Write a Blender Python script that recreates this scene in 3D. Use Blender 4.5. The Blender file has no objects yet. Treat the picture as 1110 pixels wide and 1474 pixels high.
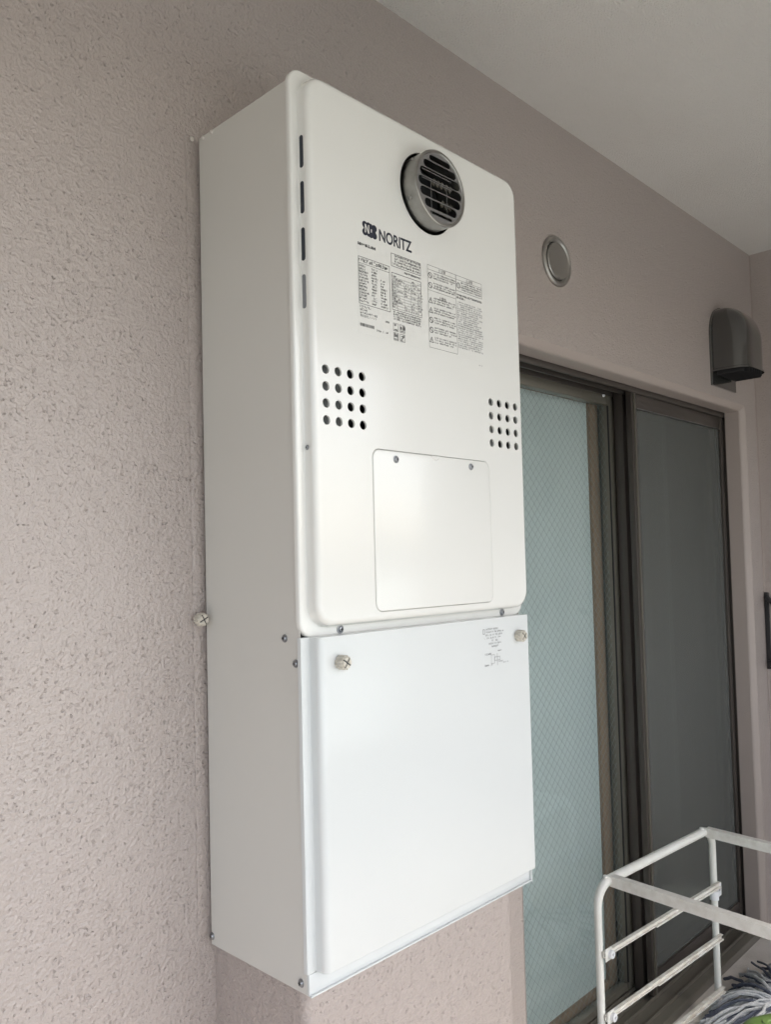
import bpy, bmesh, math, random
import numpy as np
from mathutils import Vector, Matrix
from mathutils.geometry import tessellate_polygon
rad = math.radians
random.seed(7)
sc = bpy.context.scene
COL = sc.collection

# ------------------------------------------------------------------ camera
RIGHT = (0.69239, -0.72108, -0.02529); DOWN = (0.01226, 0.04680, -0.99883); FWD = (0.72142, 0.69127, 0.04124)
CAM = (-0.66741, -1.02327, 0.09634)
cd = bpy.data.cameras.new('camera'); cam = bpy.data.objects.new('camera', cd); COL.objects.link(cam)
m = Matrix.Identity(4)
for i in range(3):
    m[i][0] = RIGHT[i]; m[i][1] = -DOWN[i]; m[i][2] = -FWD[i]; m[i][3] = CAM[i]
cam.matrix_world = m
cd.sensor_fit = 'VERTICAL'; cd.sensor_height = 36.0; cd.lens = 1166.49 / 1474 * 36.0
cd.shift_x = -7.92 / 1474; cd.shift_y = 22.47 / 1474
cd.clip_start = 0.02; cd.clip_end = 3000
sc.camera = cam
# ------------------------------------------------------------------ sky, sun, exposure
SUN_EL, SUN_AZ = rad(48), rad(158)          # azimuth from +y, clockwise
w = bpy.data.worlds.new('World'); sc.world = w; w.use_nodes = True
nt = w.node_tree; nt.nodes.clear()
sky = nt.nodes.new('ShaderNodeTexSky'); sky.sky_type = 'NISHITA'; sky.sun_disc = False
sky.sun_elevation = SUN_EL; sky.sun_rotation = SUN_AZ; sky.dust_density = 3.0; sky.air_density = 1.0
hs = nt.nodes.new('ShaderNodeHueSaturation'); hs.inputs['Saturation'].default_value = 0.62
bg = nt.nodes.new('ShaderNodeBackground'); bg.inputs['Strength'].default_value = 0.15
wo = nt.nodes.new('ShaderNodeOutputWorld')
nt.links.new(sky.outputs[0], hs.inputs['Color']); nt.links.new(hs.outputs[0], bg.inputs['Color']); nt.links.new(bg.outputs[0], wo.inputs['Surface'])
sl = bpy.data.lights.new('sun', 'SUN'); sl.energy = 1.5; sl.angle = rad(15); sl.color = (1.0, 0.96, 0.9)
so = bpy.data.objects.new('sun', sl); COL.objects.link(so)
sd = Vector((math.sin(SUN_AZ) * math.cos(SUN_EL), math.cos(SUN_AZ) * math.cos(SUN_EL), math.sin(SUN_EL)))
so.rotation_euler = sd.to_track_quat('Z', 'Y').to_euler(); so.location = (0, -4, 6)
sc.view_settings.view_transform = 'Standard'; sc.view_settings.look = 'None'
sc.view_settings.gamma = 1.0; sc.view_settings.use_curve_mapping = False
sc.view_settings.exposure = 1.45
sc.render.engine = 'CYCLES'
sc.cycles.max_bounces = 10; sc.cycles.diffuse_bounces = 5; sc.cycles.glossy_bounces = 4; sc.cycles.transparent_max_bounces = 16

# ------------------------------------------------------------------ materials
def mat(name, col, rough=0.5, metal=0.0, spec=0.5, noise=None, bump=None, coat=0.0):
    """noise=(scale, amount, detail, second colour) ; bump=list of (scale, strength, distance, lo, hi)"""
    M = bpy.data.materials.new(name); M.use_nodes = True
    t = M.node_tree; N = t.nodes; L = t.links
    b = N['Principled BSDF']
    b.inputs['Base Color'].default_value = (*col, 1); b.inputs['Roughness'].default_value = rough
    b.inputs['Metallic'].default_value = metal; b.inputs['Specular IOR Level'].default_value = spec
    if coat: b.inputs['Coat Weight'].default_value = coat; b.inputs['Coat Roughness'].default_value = 0.13
    tc = N.new('ShaderNodeTexCoord')
    if noise:
        s, amt, det, c2 = noise
        n = N.new('ShaderNodeTexNoise'); n.inputs['Scale'].default_value = s; n.inputs['Detail'].default_value = det
        L.new(tc.outputs['Object'], n.inputs['Vector'])
        r = N.new('ShaderNodeMapRange'); r.inputs['From Min'].default_value = 0.35; r.inputs['From Max'].default_value = 0.7
        r.inputs['To Max'].default_value = amt; L.new(n.outputs['Fac'], r.inputs['Value'])
        mx = N.new('ShaderNodeMix'); mx.data_type = 'RGBA'
        mx.inputs['A'].default_value = (*col, 1); mx.inputs['B'].default_value = (*c2, 1)
        L.new(r.outputs['Result'], mx.inputs['Factor']); L.new(mx.outputs['Result'], b.inputs['Base Color'])
    prev = None
    for spec_ in (bump or []):
        if spec_[0] == 'pits':                       # scattered dents of uneven shape in the sprayed coat
            _, vs, dist, ms = spec_
            nz = N.new('ShaderNodeTexNoise'); nz.inputs['Scale'].default_value = 260; nz.inputs['Detail'].default_value = 2; L.new(tc.outputs['Object'], nz.inputs['Vector'])
            wv = N.new('ShaderNodeVectorMath'); wv.operation = 'SCALE'; wv.inputs['Scale'].default_value = 0.008; L.new(nz.outputs['Color'], wv.inputs[0])
            av = N.new('ShaderNodeVectorMath'); av.operation = 'ADD'; L.new(tc.outputs['Object'], av.inputs[0]); L.new(wv.outputs[0], av.inputs[1])
            vo = N.new('ShaderNodeTexVoronoi'); vo.inputs['Scale'].default_value = vs; L.new(av.outputs[0], vo.inputs['Vector'])
            sx = N.new('ShaderNodeSeparateColor'); L.new(vo.outputs['Color'], sx.inputs[0])
            n2 = N.new('ShaderNodeTexNoise'); n2.inputs['Scale'].default_value = ms; n2.inputs['Detail'].default_value = 2; L.new(tc.outputs['Object'], n2.inputs['Vector'])
            th = N.new('ShaderNodeMapRange'); th.inputs['From Min'].default_value = 0.35; th.inputs['From Max'].default_value = 0.65
            th.inputs['To Min'].default_value = 0.22; th.inputs['To Max'].default_value = 0.52; L.new(n2.outputs['Fac'], th.inputs['Value'])
            rr_ = N.new('ShaderNodeMath'); rr_.operation = 'MULTIPLY'; L.new(sx.outputs[0], rr_.inputs[0]); L.new(th.outputs['Result'], rr_.inputs[1])
            sm = N.new('ShaderNodeMapRange'); sm.interpolation_type = 'SMOOTHSTEP'; sm.inputs['From Min'].default_value = 0.0
            ad = N.new('ShaderNodeMath'); ad.operation = 'ADD'; ad.inputs[1].default_value = 0.10; L.new(rr_.outputs[0], ad.inputs[0])
            L.new(ad.outputs[0], sm.inputs['From Max']); L.new(vo.outputs['Distance'], sm.inputs['Value'])
            hm = N.new('ShaderNodeMath'); hm.operation = 'MULTIPLY'; L.new(sm.outputs['Result'], hm.inputs[0]); hm.inputs[1].default_value = 1.0
            bp = N.new('ShaderNodeBump'); bp.inputs['Strength'].default_value = 1.0; bp.inputs['Distance'].default_value = dist
            L.new(hm.outputs[0], bp.inputs['Height'])
            if prev: L.new(prev.outputs['Normal'], bp.inputs['Normal'])
            prev = bp; continue
        s, st, dist, lo, hi, *msk = spec_
        n = N.new('ShaderNodeTexNoise'); n.inputs['Scale'].default_value = s; n.inputs['Detail'].default_value = 3
        n.inputs['Roughness'].default_value = 0.5; n.inputs['Distortion'].default_value = 0.0
        L.new(tc.outputs['Object'], n.inputs['Vector'])
        r = N.new('ShaderNodeMapRange'); r.interpolation_type = 'SMOOTHSTEP'
        r.inputs['From Min'].default_value = lo; r.inputs['From Max'].default_value = hi
        L.new(n.outputs['Fac'], r.inputs['Value'])
        bp = N.new('ShaderNodeBump'); bp.inputs['Strength'].default_value = st; bp.inputs['Distance'].default_value = dist
        if msk:
            n2 = N.new('ShaderNodeTexNoise'); n2.inputs['Scale'].default_value = msk[0]; n2.inputs['Detail'].default_value = 2
            L.new(tc.outputs['Object'], n2.inputs['Vector'])
            r2 = N.new('ShaderNodeMapRange'); r2.inputs['From Min'].default_value = 0.38; r2.inputs['From Max'].default_value = 0.62
            r2.inputs['To Min'].default_value = 0.5; r2.inputs['To Max'].default_value = 1.0; L.new(n2.outputs['Fac'], r2.inputs['Value'])
            mm = N.new('ShaderNodeMath'); mm.operation = 'MULTIPLY'; L.new(r.outputs['Result'], mm.inputs[0]); L.new(r2.outputs['Result'], mm.inputs[1])
            L.new(mm.outputs[0], bp.inputs['Height'])
        else:
            L.new(r.outputs['Result'], bp.inputs['Height'])
        if prev: L.new(prev.outputs['Normal'], bp.inputs['Normal'])
        prev = bp
    if prev: L.new(prev.outputs['Normal'], b.inputs['Normal'])
    return M

STUCCO = [('pits', 150, 0.0014, 4.0), (190, 1.0, 0.0010, 0.25, 0.75), (55, 0.7, 0.0014, 0.2, 0.8)]
M_wall = mat('stucco_pink_beige', (0.412, 0.354, 0.330), 0.33, spec=0.9, noise=(2.5, 0.35, 4, (0.385, 0.328, 0.303)), bump=STUCCO)
M_pillar = mat('stucco_pillar', (0.412, 0.354, 0.330), 0.4, noise=(3, 0.35, 4, (0.385, 0.328, 0.303)), bump=STUCCO)
M_trim = mat('reveal_paint', (0.39, 0.33, 0.302), 0.5, bump=[(300, 0.5, 0.0008, 0.3, 0.7)])
M_ceil = mat('sprayed_ceiling', (0.86, 0.825, 0.79), 0.8, bump=[(240, 1.0, 0.0028, 0.3, 0.7), (500, 0.6, 0.0008, 0.3, 0.7)], noise=(2.2, 0.7, 6, (0.79, 0.75, 0.71)))
M_floor = mat('floor_concrete', (0.62, 0.58, 0.54), 0.7, noise=(9, 0.7, 6, (0.50, 0.46, 0.42)), bump=[(200, 0.5, 0.001, 0.3, 0.7)])
M_parapet = mat('parapet_paint', (0.55, 0.52, 0.48), 0.7, bump=[(120, 0.7, 0.002, 0.3, 0.6)])
M_ground = mat('far_ground', (0.16, 0.16, 0.14), 0.9, noise=(0.02, 0.8, 6, (0.1, 0.12, 0.08)))
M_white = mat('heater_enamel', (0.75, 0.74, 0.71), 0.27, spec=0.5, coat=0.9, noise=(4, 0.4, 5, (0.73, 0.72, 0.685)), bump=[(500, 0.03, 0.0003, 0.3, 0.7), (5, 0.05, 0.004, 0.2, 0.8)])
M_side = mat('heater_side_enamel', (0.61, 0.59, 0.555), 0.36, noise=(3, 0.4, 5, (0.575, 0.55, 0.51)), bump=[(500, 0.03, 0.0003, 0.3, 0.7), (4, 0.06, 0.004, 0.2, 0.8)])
M_cover = mat('cover_enamel', (0.645, 0.66, 0.66), 0.3, coat=0.7, noise=(3, 0.5, 5, (0.61, 0.63, 0.63)), bump=[(500, 0.03, 0.0003, 0.3, 0.7), (4, 0.06, 0.004, 0.2, 0.8)])
M_film = mat('label_film', (0.78, 0.775, 0.745), 0.14)
M_ink = mat('print_ink', (0.03, 0.03, 0.035), 0.35)
M_inkg = mat('print_ink_grey', (0.22, 0.22, 0.23), 0.4)
M_navy = mat('logo_navy', (0.015, 0.018, 0.035), 0.35)
M_black = mat('dark_void', (0.008, 0.008, 0.010), 0.7)
M_slot = mat('slot_shade_dark', (0.02, 0.024, 0.035), 0.6)
M_slotg = mat('slot_shade_grey', (0.20, 0.205, 0.22), 0.6)
M_inner = mat('inner_sheet_metal', (0.38, 0.39, 0.39), 0.5, metal=0.4)
M_steel = mat('exhaust_steel', (0.37, 0.36, 0.345), 0.3, metal=1.0, noise=(30, 0.8, 3, (0.24, 0.235, 0.22)), bump=[(90, 0.06, 0.001, 0.3, 0.7)])
M_grille = mat('grille_steel', (0.34, 0.34, 0.35), 0.32, metal=1.0)
M_vane = mat('vane_steel', (0.20, 0.185, 0.15), 0.45, metal=0.7)
M_screw = mat('screw_zinc', (0.30, 0.31, 0.33), 0.3, metal=1.0)
M_recess = mat('screw_recess', (0.03, 0.03, 0.035), 0.5)
M_knob = mat('knob_plastic', (0.60, 0.56, 0.49), 0.28, noise=(300, 0.8, 2, (0.42, 0.38, 0.31)))
M_caulk = mat('caulk', (0.56, 0.52, 0.48), 0.45)
M_bronze = mat('bronze_aluminium', (0.074, 0.063, 0.056), 0.33, metal=0.35, spec=0.6)
M_bronze2 = mat('bronze_olive', (0.175, 0.162, 0.135), 0.28, metal=0.35, spec=0.6)
M_browni = mat('brown_inner_frame', (0.27, 0.175, 0.122), 0.5, noise=(20, 0.5, 5, (0.21, 0.135, 0.09)))
M_aqua = mat('pale_blue_panel', (0.58, 0.60, 0.60), 0.75, noise=(3, 0.7, 4, (0.48, 0.505, 0.51)))
M_wire = mat('glass_wire', (0.19, 0.215, 0.215), 0.6)
M_rubber = mat('black_gasket', (0.012, 0.012, 0.013), 0.6)
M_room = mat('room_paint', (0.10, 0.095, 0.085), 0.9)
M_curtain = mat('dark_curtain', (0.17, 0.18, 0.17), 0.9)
M_cap = mat('vent_steel', (0.36, 0.345, 0.325), 0.33, metal=0.9, bump=[(700, 0.08, 0.0005, 0.3, 0.7)])
M_hood = mat('hood_bronze', (0.030, 0.029, 0.027), 0.14, metal=0.0, spec=1.0, coat=1.0)
M_rack = mat('rack_white_paint', (0.74, 0.74, 0.71), 0.38, noise=(40, 0.35, 5, (0.62, 0.60, 0.54)))
M_slat = mat('slat_chipped_paint', (0.74, 0.73, 0.69), 0.45, noise=(38, 0.55, 8, (0.40, 0.33, 0.25)))
M_rackbar = mat('rack_bar_worn', (0.73, 0.715, 0.68), 0.42, noise=(60, 0.6, 6, (0.56, 0.53, 0.48)))
M_plastic = mat('white_plastic', (0.76, 0.77, 0.80), 0.35)
M_strw = mat('mop_yarn_white', (0.78, 0.79, 0.80), 0.95, noise=(120, 0.8, 4, (0.50, 0.52, 0.57)), bump=[(700, 0.8, 0.001, 0.3, 0.7)])
M_strb = mat('mop_yarn_blue', (0.10, 0.115, 0.165), 0.95, noise=(200, 0.5, 3, (0.22, 0.24, 0.30)), bump=[(700, 0.8, 0.001, 0.3, 0.7)])
M_green = mat('green_plastic', (0.175, 0.29, 0.075), 0.3, coat=0.2, noise=(14, 0.3, 3, (0.155, 0.255, 0.07)))
M_blackmetal = mat('black_bracket', (0.018, 0.018, 0.02), 0.4)
M_handle = mat('mop_handle', (0.30, 0.42, 0.55), 0.4)

def glassy(name, tint, r0, tr=1.0):
    M = bpy.data.materials.new(name); M.use_nodes = True; t = M.node_tree; t.nodes.clear(); N = t.nodes
    lw = N.new('ShaderNodeLayerWeight'); lw.inputs['Blend'].default_value = 0.5
    pw = N.new('ShaderNodeMath'); pw.operation = 'POWER'; pw.inputs[1].default_value = 5.0; t.links.new(lw.outputs['Facing'], pw.inputs[0])
    fr = N.new('ShaderNodeMapRange'); fr.inputs['To Min'].default_value = 0.04; fr.inputs['To Max'].default_value = 1.0; t.links.new(pw.outputs[0], fr.inputs['Value'])
    tp = N.new('ShaderNodeBsdfTransparent'); tp.inputs['Color'].default_value = (*tint, 1)
    gl = N.new('ShaderNodeBsdfGlossy'); gl.inputs['Roughness'].default_value = r0; gl.inputs['Color'].default_value = (0.9, 0.95, 0.95, 1)
    mx = N.new('ShaderNodeMixShader'); o = N.new('ShaderNodeOutputMaterial')
    t.links.new(fr.outputs[0], mx.inputs[0]); t.links.new(tp.outputs[0], mx.inputs[1]); t.links.new(gl.outputs[0], mx.inputs[2]); t.links.new(mx.outputs[0], o.inputs[0])
    return M
M_glass = glassy('wired_glass', (0.92, 0.955, 0.95), 0.03)
M_glassd = glassy('plain_glass', (0.80, 0.88, 0.87), 0.02)
def screenmat():
    M = bpy.data.materials.new('insect_screen'); M.use_nodes = True; t = M.node_tree; t.nodes.clear(); N = t.nodes
    tp = N.new('ShaderNodeBsdfTransparent'); df = N.new('ShaderNodeBsdfDiffuse'); df.inputs['Color'].default_value = (0.155, 0.157, 0.148, 1)
    mx = N.new('ShaderNodeMixShader'); mx.inputs[0].default_value = 0.52; o = N.new('ShaderNodeOutputMaterial')
    t.links.new(tp.outputs[0], mx.inputs[1]); t.links.new(df.outputs[0], mx.inputs[2]); t.links.new(mx.outputs[0], o.inputs[0])
    return M
M_screen = screenmat()
def frost():
    M = bpy.data.materials.new('frosted_glass'); M.use_nodes = True; t = M.node_tree; t.nodes.clear(); N = t.nodes
    tp = N.new('ShaderNodeBsdfTranslucent'); tp.inputs['Color'].default_value = (0.86, 0.93, 0.93, 1); df = N.new('ShaderNodeBsdfDiffuse'); df.inputs['Color'].default_value = (0.8, 0.86, 0.86, 1)
    mx = N.new('ShaderNodeMixShader'); mx.inputs[0].default_value = 0.2; o = N.new('ShaderNodeOutputMaterial')
    t.links.new(tp.outputs[0], mx.inputs[1]); t.links.new(df.outputs[0], mx.inputs[2]); t.links.new(mx.outputs[0], o.inputs[0])
    return M
M_frost = frost(); M_alu = mat('satin_aluminium', (0.55, 0.55, 0.54), 0.35, metal=0.8)

# ------------------------------------------------------------------ helpers
class MB:
    def __init__(s): s.v = []; s.f = []
    def add(s, vs, fs):
        o = len(s.v); s.v += [tuple(a) for a in vs]; s.f += [tuple(i + o for i in f) for f in fs]; return s
    def box(s, x0, x1, y0, y1, z0, z1, bev=0.0, seg=2):
        x0, x1 = min(x0, x1), max(x0, x1); y0, y1 = min(y0, y1), max(y0, y1); z0, z1 = min(z0, z1), max(z0, z1)
        bm = bmesh.new(); bmesh.ops.create_cube(bm, size=1)
        for v in bm.verts: v.co = Vector(((x0 + x1) / 2 + v.co.x * (x1 - x0), (y0 + y1) / 2 + v.co.y * (y1 - y0), (z0 + z1) / 2 + v.co.z * (z1 - z0)))
        if bev: bmesh.ops.bevel(bm, geom=bm.edges[:], offset=bev, segments=seg, affect='EDGES', profile=0.5)
        return s.bm(bm)
    def bm(s, bm):
        bm.verts.index_update(); s.add([v.co[:] for v in bm.verts], [[v.index for v in f.verts] for f in bm.faces]); bm.free(); return s
    def loft(s, loops, closed=True, cap0=False, cap1=False):
        n = len(loops[0]); vs = [p for l in loops for p in l]; fs = []
        for k in range(len(loops) - 1):
            for i in range(n if closed else n - 1):
                j = (i + 1) % n; fs.append((k * n + i, k * n + j, (k + 1) * n + j, (k + 1) * n + i))
        if cap0: fs.append(tuple(range(n))[::-1])
        if cap1: fs.append(tuple((len(loops) - 1) * n + i for i in range(n)))
        return s.add(vs, fs)
    def tube(s, pts, r, n=12, caps=True, rs=None):
        pts = [Vector(p) for p in pts]; loops = []; up = None
        for i, p in enumerate(pts):
            d = (pts[min(i + 1, len(pts) - 1)] - pts[max(i - 1, 0)]).normalized()
            if up is None:
                up = Vector((0, 0, 1)) if abs(d.z) < .9 else Vector((1, 0, 0))
            a = (up - d * up.dot(d)).normalized(); b = d.cross(a); up = a
            rr = rs[i] if rs else r
            loops.append([tuple(p + (a * math.cos(t) + b * math.sin(t)) * rr) for t in [2 * math.pi * k / n for k in range(n)]])
        return s.loft(loops, True, caps, caps)
    def lathe(s, prof, n=32, o=(0, 0, 0), ax='y'):
        """prof: list of (radius, axial); axis through o, axial measured along -y (out of the wall) by default"""
        loops = []
        for r, a in prof:
            l = []
            for k in range(n):
                t = 2 * math.pi * k / n; c, sn = r * math.cos(t), r * math.sin(t)
                if ax == 'y': l.append((o[0] + c, o[1] - a, o[2] + sn))
                elif ax == 'x': l.append((o[0] - a, o[1] + c, o[2] - sn))
                else: l.append((o[0] + c, o[1] - sn, o[2] - a))
            loops.append(l)
        return s.loft(loops)
    def build(s, name, material, parent=None, smooth=True, angle=35, fixn=True):
        off = Vector((0, 0, 0))
        q = parent
        while q is not None: off += q.location; q = q.parent
        me = bpy.data.meshes.new(name)
        me.from_pydata([tuple(Vector(v) - off) for v in s.v], [], s.f); me.update()
        if fixn:
            b = bmesh.new(); b.from_mesh(me); bmesh.ops.remove_doubles(b, verts=b.verts[:], dist=1e-6)
            bmesh.ops.recalc_face_normals(b, faces=b.faces[:]); b.to_mesh(me); b.free()
        if smooth:
            for p in me.polygons: p.use_smooth = True
            me.set_sharp_from_angle(angle=rad(angle))
        me.materials.append(material)
        o = bpy.data.objects.new(name, me); COL.objects.link(o)
        if parent: o.parent = parent
        return o
def thing(name, label, cat, loc=(0, 0, 0), group=None):
    o = bpy.data.objects.new(name, None); COL.objects.link(o); o.location = loc; o.empty_display_size = 0.1
    return tag(o, label, cat, group)
def tag(o, label=None, cat=None, group=None, kind=None):
    if label: o['label'] = label
    if cat: o['category'] = cat
    if group: o['group'] = group
    if kind or cat: o['kind'] = kind or 'thing'
    return o
def rrect(x0, x1, z0, z1, r, y, n=8):
    pts = []
    for cx, cz, a0 in ((x1 - r, z1 - r, 0), (x0 + r, z1 - r, 90), (x0 + r, z0 + r, 180), (x1 - r, z0 + r, 270)):
        for k in range(n + 1):
            t = rad(a0 + 90 * k / n); pts.append((cx + r * math.cos(t), y, cz + r * math.sin(t)))
    return pts
def circ(cx, cz, r, y, n=28): return [(cx + r * math.cos(2 * math.pi * k / n), y, cz + r * math.sin(2 * math.pi * k / n)) for k in range(n)]
def fill(mb, outer, holes):
    polys = [[Vector((p[0], p[2], 0)) for p in l] for l in [outer] + holes]
    flat = [p for l in [outer] + holes for p in l]
    mb.add(flat, [t for t in tessellate_polygon(polys)])
def place(o, data_obj=None): return o

# ================================================================== the setting
ZF, ZC, XC = -1.175, 1.146, 2.272      # floor, ceiling, corner with the side wall
XO0, XO1, ZO = 0.775, 2.170, 0.597     # window opening
b = MB()
CH = 0.016
xs = [-2.6, XO0, XO1, XC]; zs = [ZF, ZO, ZC]
for i in range(3):
    for k in range(2):
        if i == 1 and k == 0: continue
        b.add([(xs[i], 0, zs[k]), (xs[i + 1], 0, zs[k]), (xs[i + 1], 0, zs[k + 1]), (xs[i], 0, zs[k + 1])], [(0, 1, 2, 3)])
b.box(-2.6, XO0 - 0.02, 0.001, 0.18, ZF - 0.1, ZC + 0.15); b.box(XO1 + 0.02, XC + 0.2, 0.001, 0.18, ZF - 0.1, ZC + 0.15); b.box(XO0 - 0.02, XO1 + 0.02, 0.001, 0.18, ZO + 0.02, ZC + 0.15)
back_wall = b.build('back_wall', M_wall, None, smooth=False, fixn=False)
tag(back_wall, 'pinkish beige stucco wall behind the water heater, with the sliding window', 'wall')
def roundedge(p, c, n=5):   # quarter-ish rounded chamfer points between wall face (s=0) and reveal
    return None
r = MB()
def ring(off, y): return [(XO0 - off, y, ZF), (XO0 - off, y, ZO + off), (XO1 + off, y, ZO + off), (XO1 + off, y, ZF)]
r.loft([ring(0.0, -0.0005), ring(-CH * .35, 0.0022), ring(-CH, CH * .8), ring(-CH - .002, CH * 1.1), ring(-CH - 0.002, 0.064)], closed=False)
r.build('window_reveal', M_trim, back_wall, smooth=True, angle=20)
# corner sealant beads
s_ = MB(); s_.box(XC - 0.004, XC + 0.0005, -0.004, 0.0005, ZF + 0.002, ZC - 0.002, 0.0015); s_.build('corner_sealant', M_trim, back_wall)
s_ = MB(); s_.box(-0.019, -0.003, -0.0012, 0.0005, -0.44, 0.735, 0.0005); s_.build('sealant_strip', M_wall, back_wall)

b = MB(); b.box(XC, XC + 0.2, -2.3, -0.0001, ZF - 0.1, ZC + 0.15)
tag(b.build('side_wall', M_wall, None, smooth=False), 'shaded brown stucco end wall meeting the window wall at a corner', 'wall')
b = MB(); b.box(-2.6, XC + 0.2, -1.95, 0.18, ZC, ZC + 0.16); b.box(-2.6, XC + 0.2, -1.95, -1.76, .945, ZC - .0005)  # second box: unseen drop beam, added to shade the upper wall
tag(b.build('ceiling', M_ceil, None, smooth=False), kind='structure')
b = MB(); b.box(-2.6, XC + 0.2, -2.3, 0.064, ZF - 0.12, ZF)
tag(b.build('floor', M_floor, None, smooth=False), kind='structure')
BL = thing('glass_balustrade', 'frosted glass balcony balustrade with aluminium rail facing the heater wall', 'balustrade', (0, -2.2, ZF))
b = MB(); b.box(-2.6, XC, -2.28, -2.14, ZF, ZF + .10, .01); b.build('kerb', M_parapet, BL)
b = MB(); b.box(-2.6, XC, -2.25, -2.17, ZF + 1.08, ZF + 1.12, .012); b.build('top_rail', M_alu, BL)
b = MB(); b.box(-2.6, XC, -2.225, -2.195, ZF + .13, ZF + .16, .004); b.build('bottom_rail', M_alu, BL)
for i in range(6):
    x = -2.58 + i * .965
    b = MB(); b.box(x, x + .04, -2.230, -2.190, ZF + .1005, ZF + 1.0795, .004); b.build('post', M_alu, BL)
    if i < 5: b = MB(); b.add([(x + .0405, -2.21, ZF + .1605), (x + .9645, -2.21, ZF + .1605), (x + .9645, -2.21, ZF + 1.0795), (x + .0405, -2.21, ZF + 1.0795)], [(0, 1, 2, 3)]); b.build('frosted_pane', M_frost, BL, smooth=False)
b = MB(); b.add([(-900, -900, -9), (900, -900, -9), (900, 900, -9), (-900, 900, -9)], [(0, 1, 2, 3)])
tag(b.build('ground', M_ground, None, smooth=False), kind='structure')

# pillar under the heater
PX0, PX1, PY, PZ = 0.010, 0.462, -0.203, -0.449
b = MB()
def pl(z, inset=0):
    pts = [(PX0, -0.0002, z)]
    for k in range(7):
        t = rad(180 + 90 * k / 6); pts.append((PX0 + .014 + (.014) * math.cos(t), PY + .014 + .014 * math.sin(t), z))
    for k in range(7):
        t = rad(270 + 90 * k / 6); pts.append((PX1 - .014 + .014 * math.cos(t), PY + .014 + .014 * math.sin(t), z))
    pts.append((PX1, -0.0002, z)); return pts
b.loft([pl(ZF), pl(-0.8), pl(PZ)], True, False, True)
tag(b.build('stucco_pillar', M_pillar, None, angle=30), 'low beige stucco pillar directly beneath the white water heater', 'pillar')

# dark room behind the window
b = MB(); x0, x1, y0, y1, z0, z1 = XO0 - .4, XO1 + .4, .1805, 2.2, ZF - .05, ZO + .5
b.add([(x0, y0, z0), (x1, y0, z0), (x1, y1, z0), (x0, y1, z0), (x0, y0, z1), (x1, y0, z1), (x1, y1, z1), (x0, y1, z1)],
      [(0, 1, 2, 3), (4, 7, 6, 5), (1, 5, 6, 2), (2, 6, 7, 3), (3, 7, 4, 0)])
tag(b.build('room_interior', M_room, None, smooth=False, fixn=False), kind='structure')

# ================================================================== water heater
WH = thing('water_heater', 'tall white wall-mounted gas water heater with round exhaust and printed labels', 'water heater', (0.242, -0.11, -0.4457))
W, D, ZT, ZB = 0.4843, 0.222, 0.734, -0.4457
YF = -0.241
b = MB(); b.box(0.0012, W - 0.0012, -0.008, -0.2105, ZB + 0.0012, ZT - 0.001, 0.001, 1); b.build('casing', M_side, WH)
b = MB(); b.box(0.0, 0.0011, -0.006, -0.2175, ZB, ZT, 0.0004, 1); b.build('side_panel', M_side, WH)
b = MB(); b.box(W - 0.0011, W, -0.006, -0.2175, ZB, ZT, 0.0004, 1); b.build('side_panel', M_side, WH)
b = MB(); b.box(0.004, W - 0.004, -0.2107, -0.2125, ZB + 0.03, ZT - 0.01); b.build('cavity_shade_plate', M_black, WH)  # black sheet added so the cavity behind the holes looks unlit
# --- upper front panel: flange, raised face with holes
fx0, fx1, fz0, fz1 = -0.003, 0.489, 0.0, 0.750
rx0, rx1, rz0, rz1 = 0.0105, 0.4815, 0.0135, 0.7405
def step(o, y): return rrect(rx0 + o, rx1 - o, rz0 + o, rz1 - o, 0.030 - o, y, 10)
def fl(o, y): return rrect(fx0 + o, fx1 - o, fz0 + o, fz1 - o, 0.022 - o, y, 10)
loops = [fl(0.002, -0.2128), fl(0.0, -0.2142), fl(0.0, -0.2185)]
for k in range(1, 5):
    t = rad(90 * k / 4); loops.append(fl(0.0035 * (1 - math.cos(t)), -0.2185 - 0.0035 * math.sin(t)))
loops += [step(-0.0035, -0.222), step(-0.0015, -0.2224), step(-0.0005, -0.2234), step(0, -0.2250), step(0.0006, YF + 0.0085)]
R_ = 0.0085
for k in range(1, 9):
    t = rad(90 * k / 8); loops.append(step(0.0006 + R_ * (1 - math.cos(t)), YF + R_ * (1 - math.sin(t))))
loops.append(step(0.0006 + R_ + 0.0006, YF))
b = MB(); b.loft(loops)
EX, EZ, ER = 0.247, 0.6475, 0.0605
holes = [circ(EX, EZ, ER, YF, 64)]
DX0, DX1, DZ0, DZ1 = 0.1150, 0.3825, 0.0262, 0.2527
doorloop = rrect(DX0, DX1, DZ0, DZ1, 0.014, YF, 8); holes.append(doorloop)
grid = []
for gx0, gx1, gz0, gz1, hr in ((0.0330, 0.0995, 0.2818, 0.3485, 0.0063), (0.3908, 0.4585, 0.2832, 0.3500, 0.0063)):
    for i in range(4):
        for j in range(4):
            c = (gx0 + (gx1 - gx0) * i / 3, gz0 + (gz1 - gz0) * j / 3); grid.append(c); holes.append(circ(c[0], c[1], hr, YF, 20))
fill(b, loops[-1], holes)
for h in holes:
    if h is doorloop: continue
    b.loft([h, [(p[0], YF + 0.0007, p[2]) for p in h], [(p[0], YF + 0.003, p[2]) for p in h]])
# pressed recess round the access panel
b.loft([doorloop, rrect(DX0 + .0008, DX1 - .0008, DZ0 + .0008, DZ1 - .0008, .0132, YF + 0.0008, 8), rrect(DX0 + .001, DX1 - .001, DZ0 + .001, DZ1 - .001, .013, YF + 0.006, 8)], True, False, True)
front = b.build('front_panel', M_white, WH, angle=28)
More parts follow.
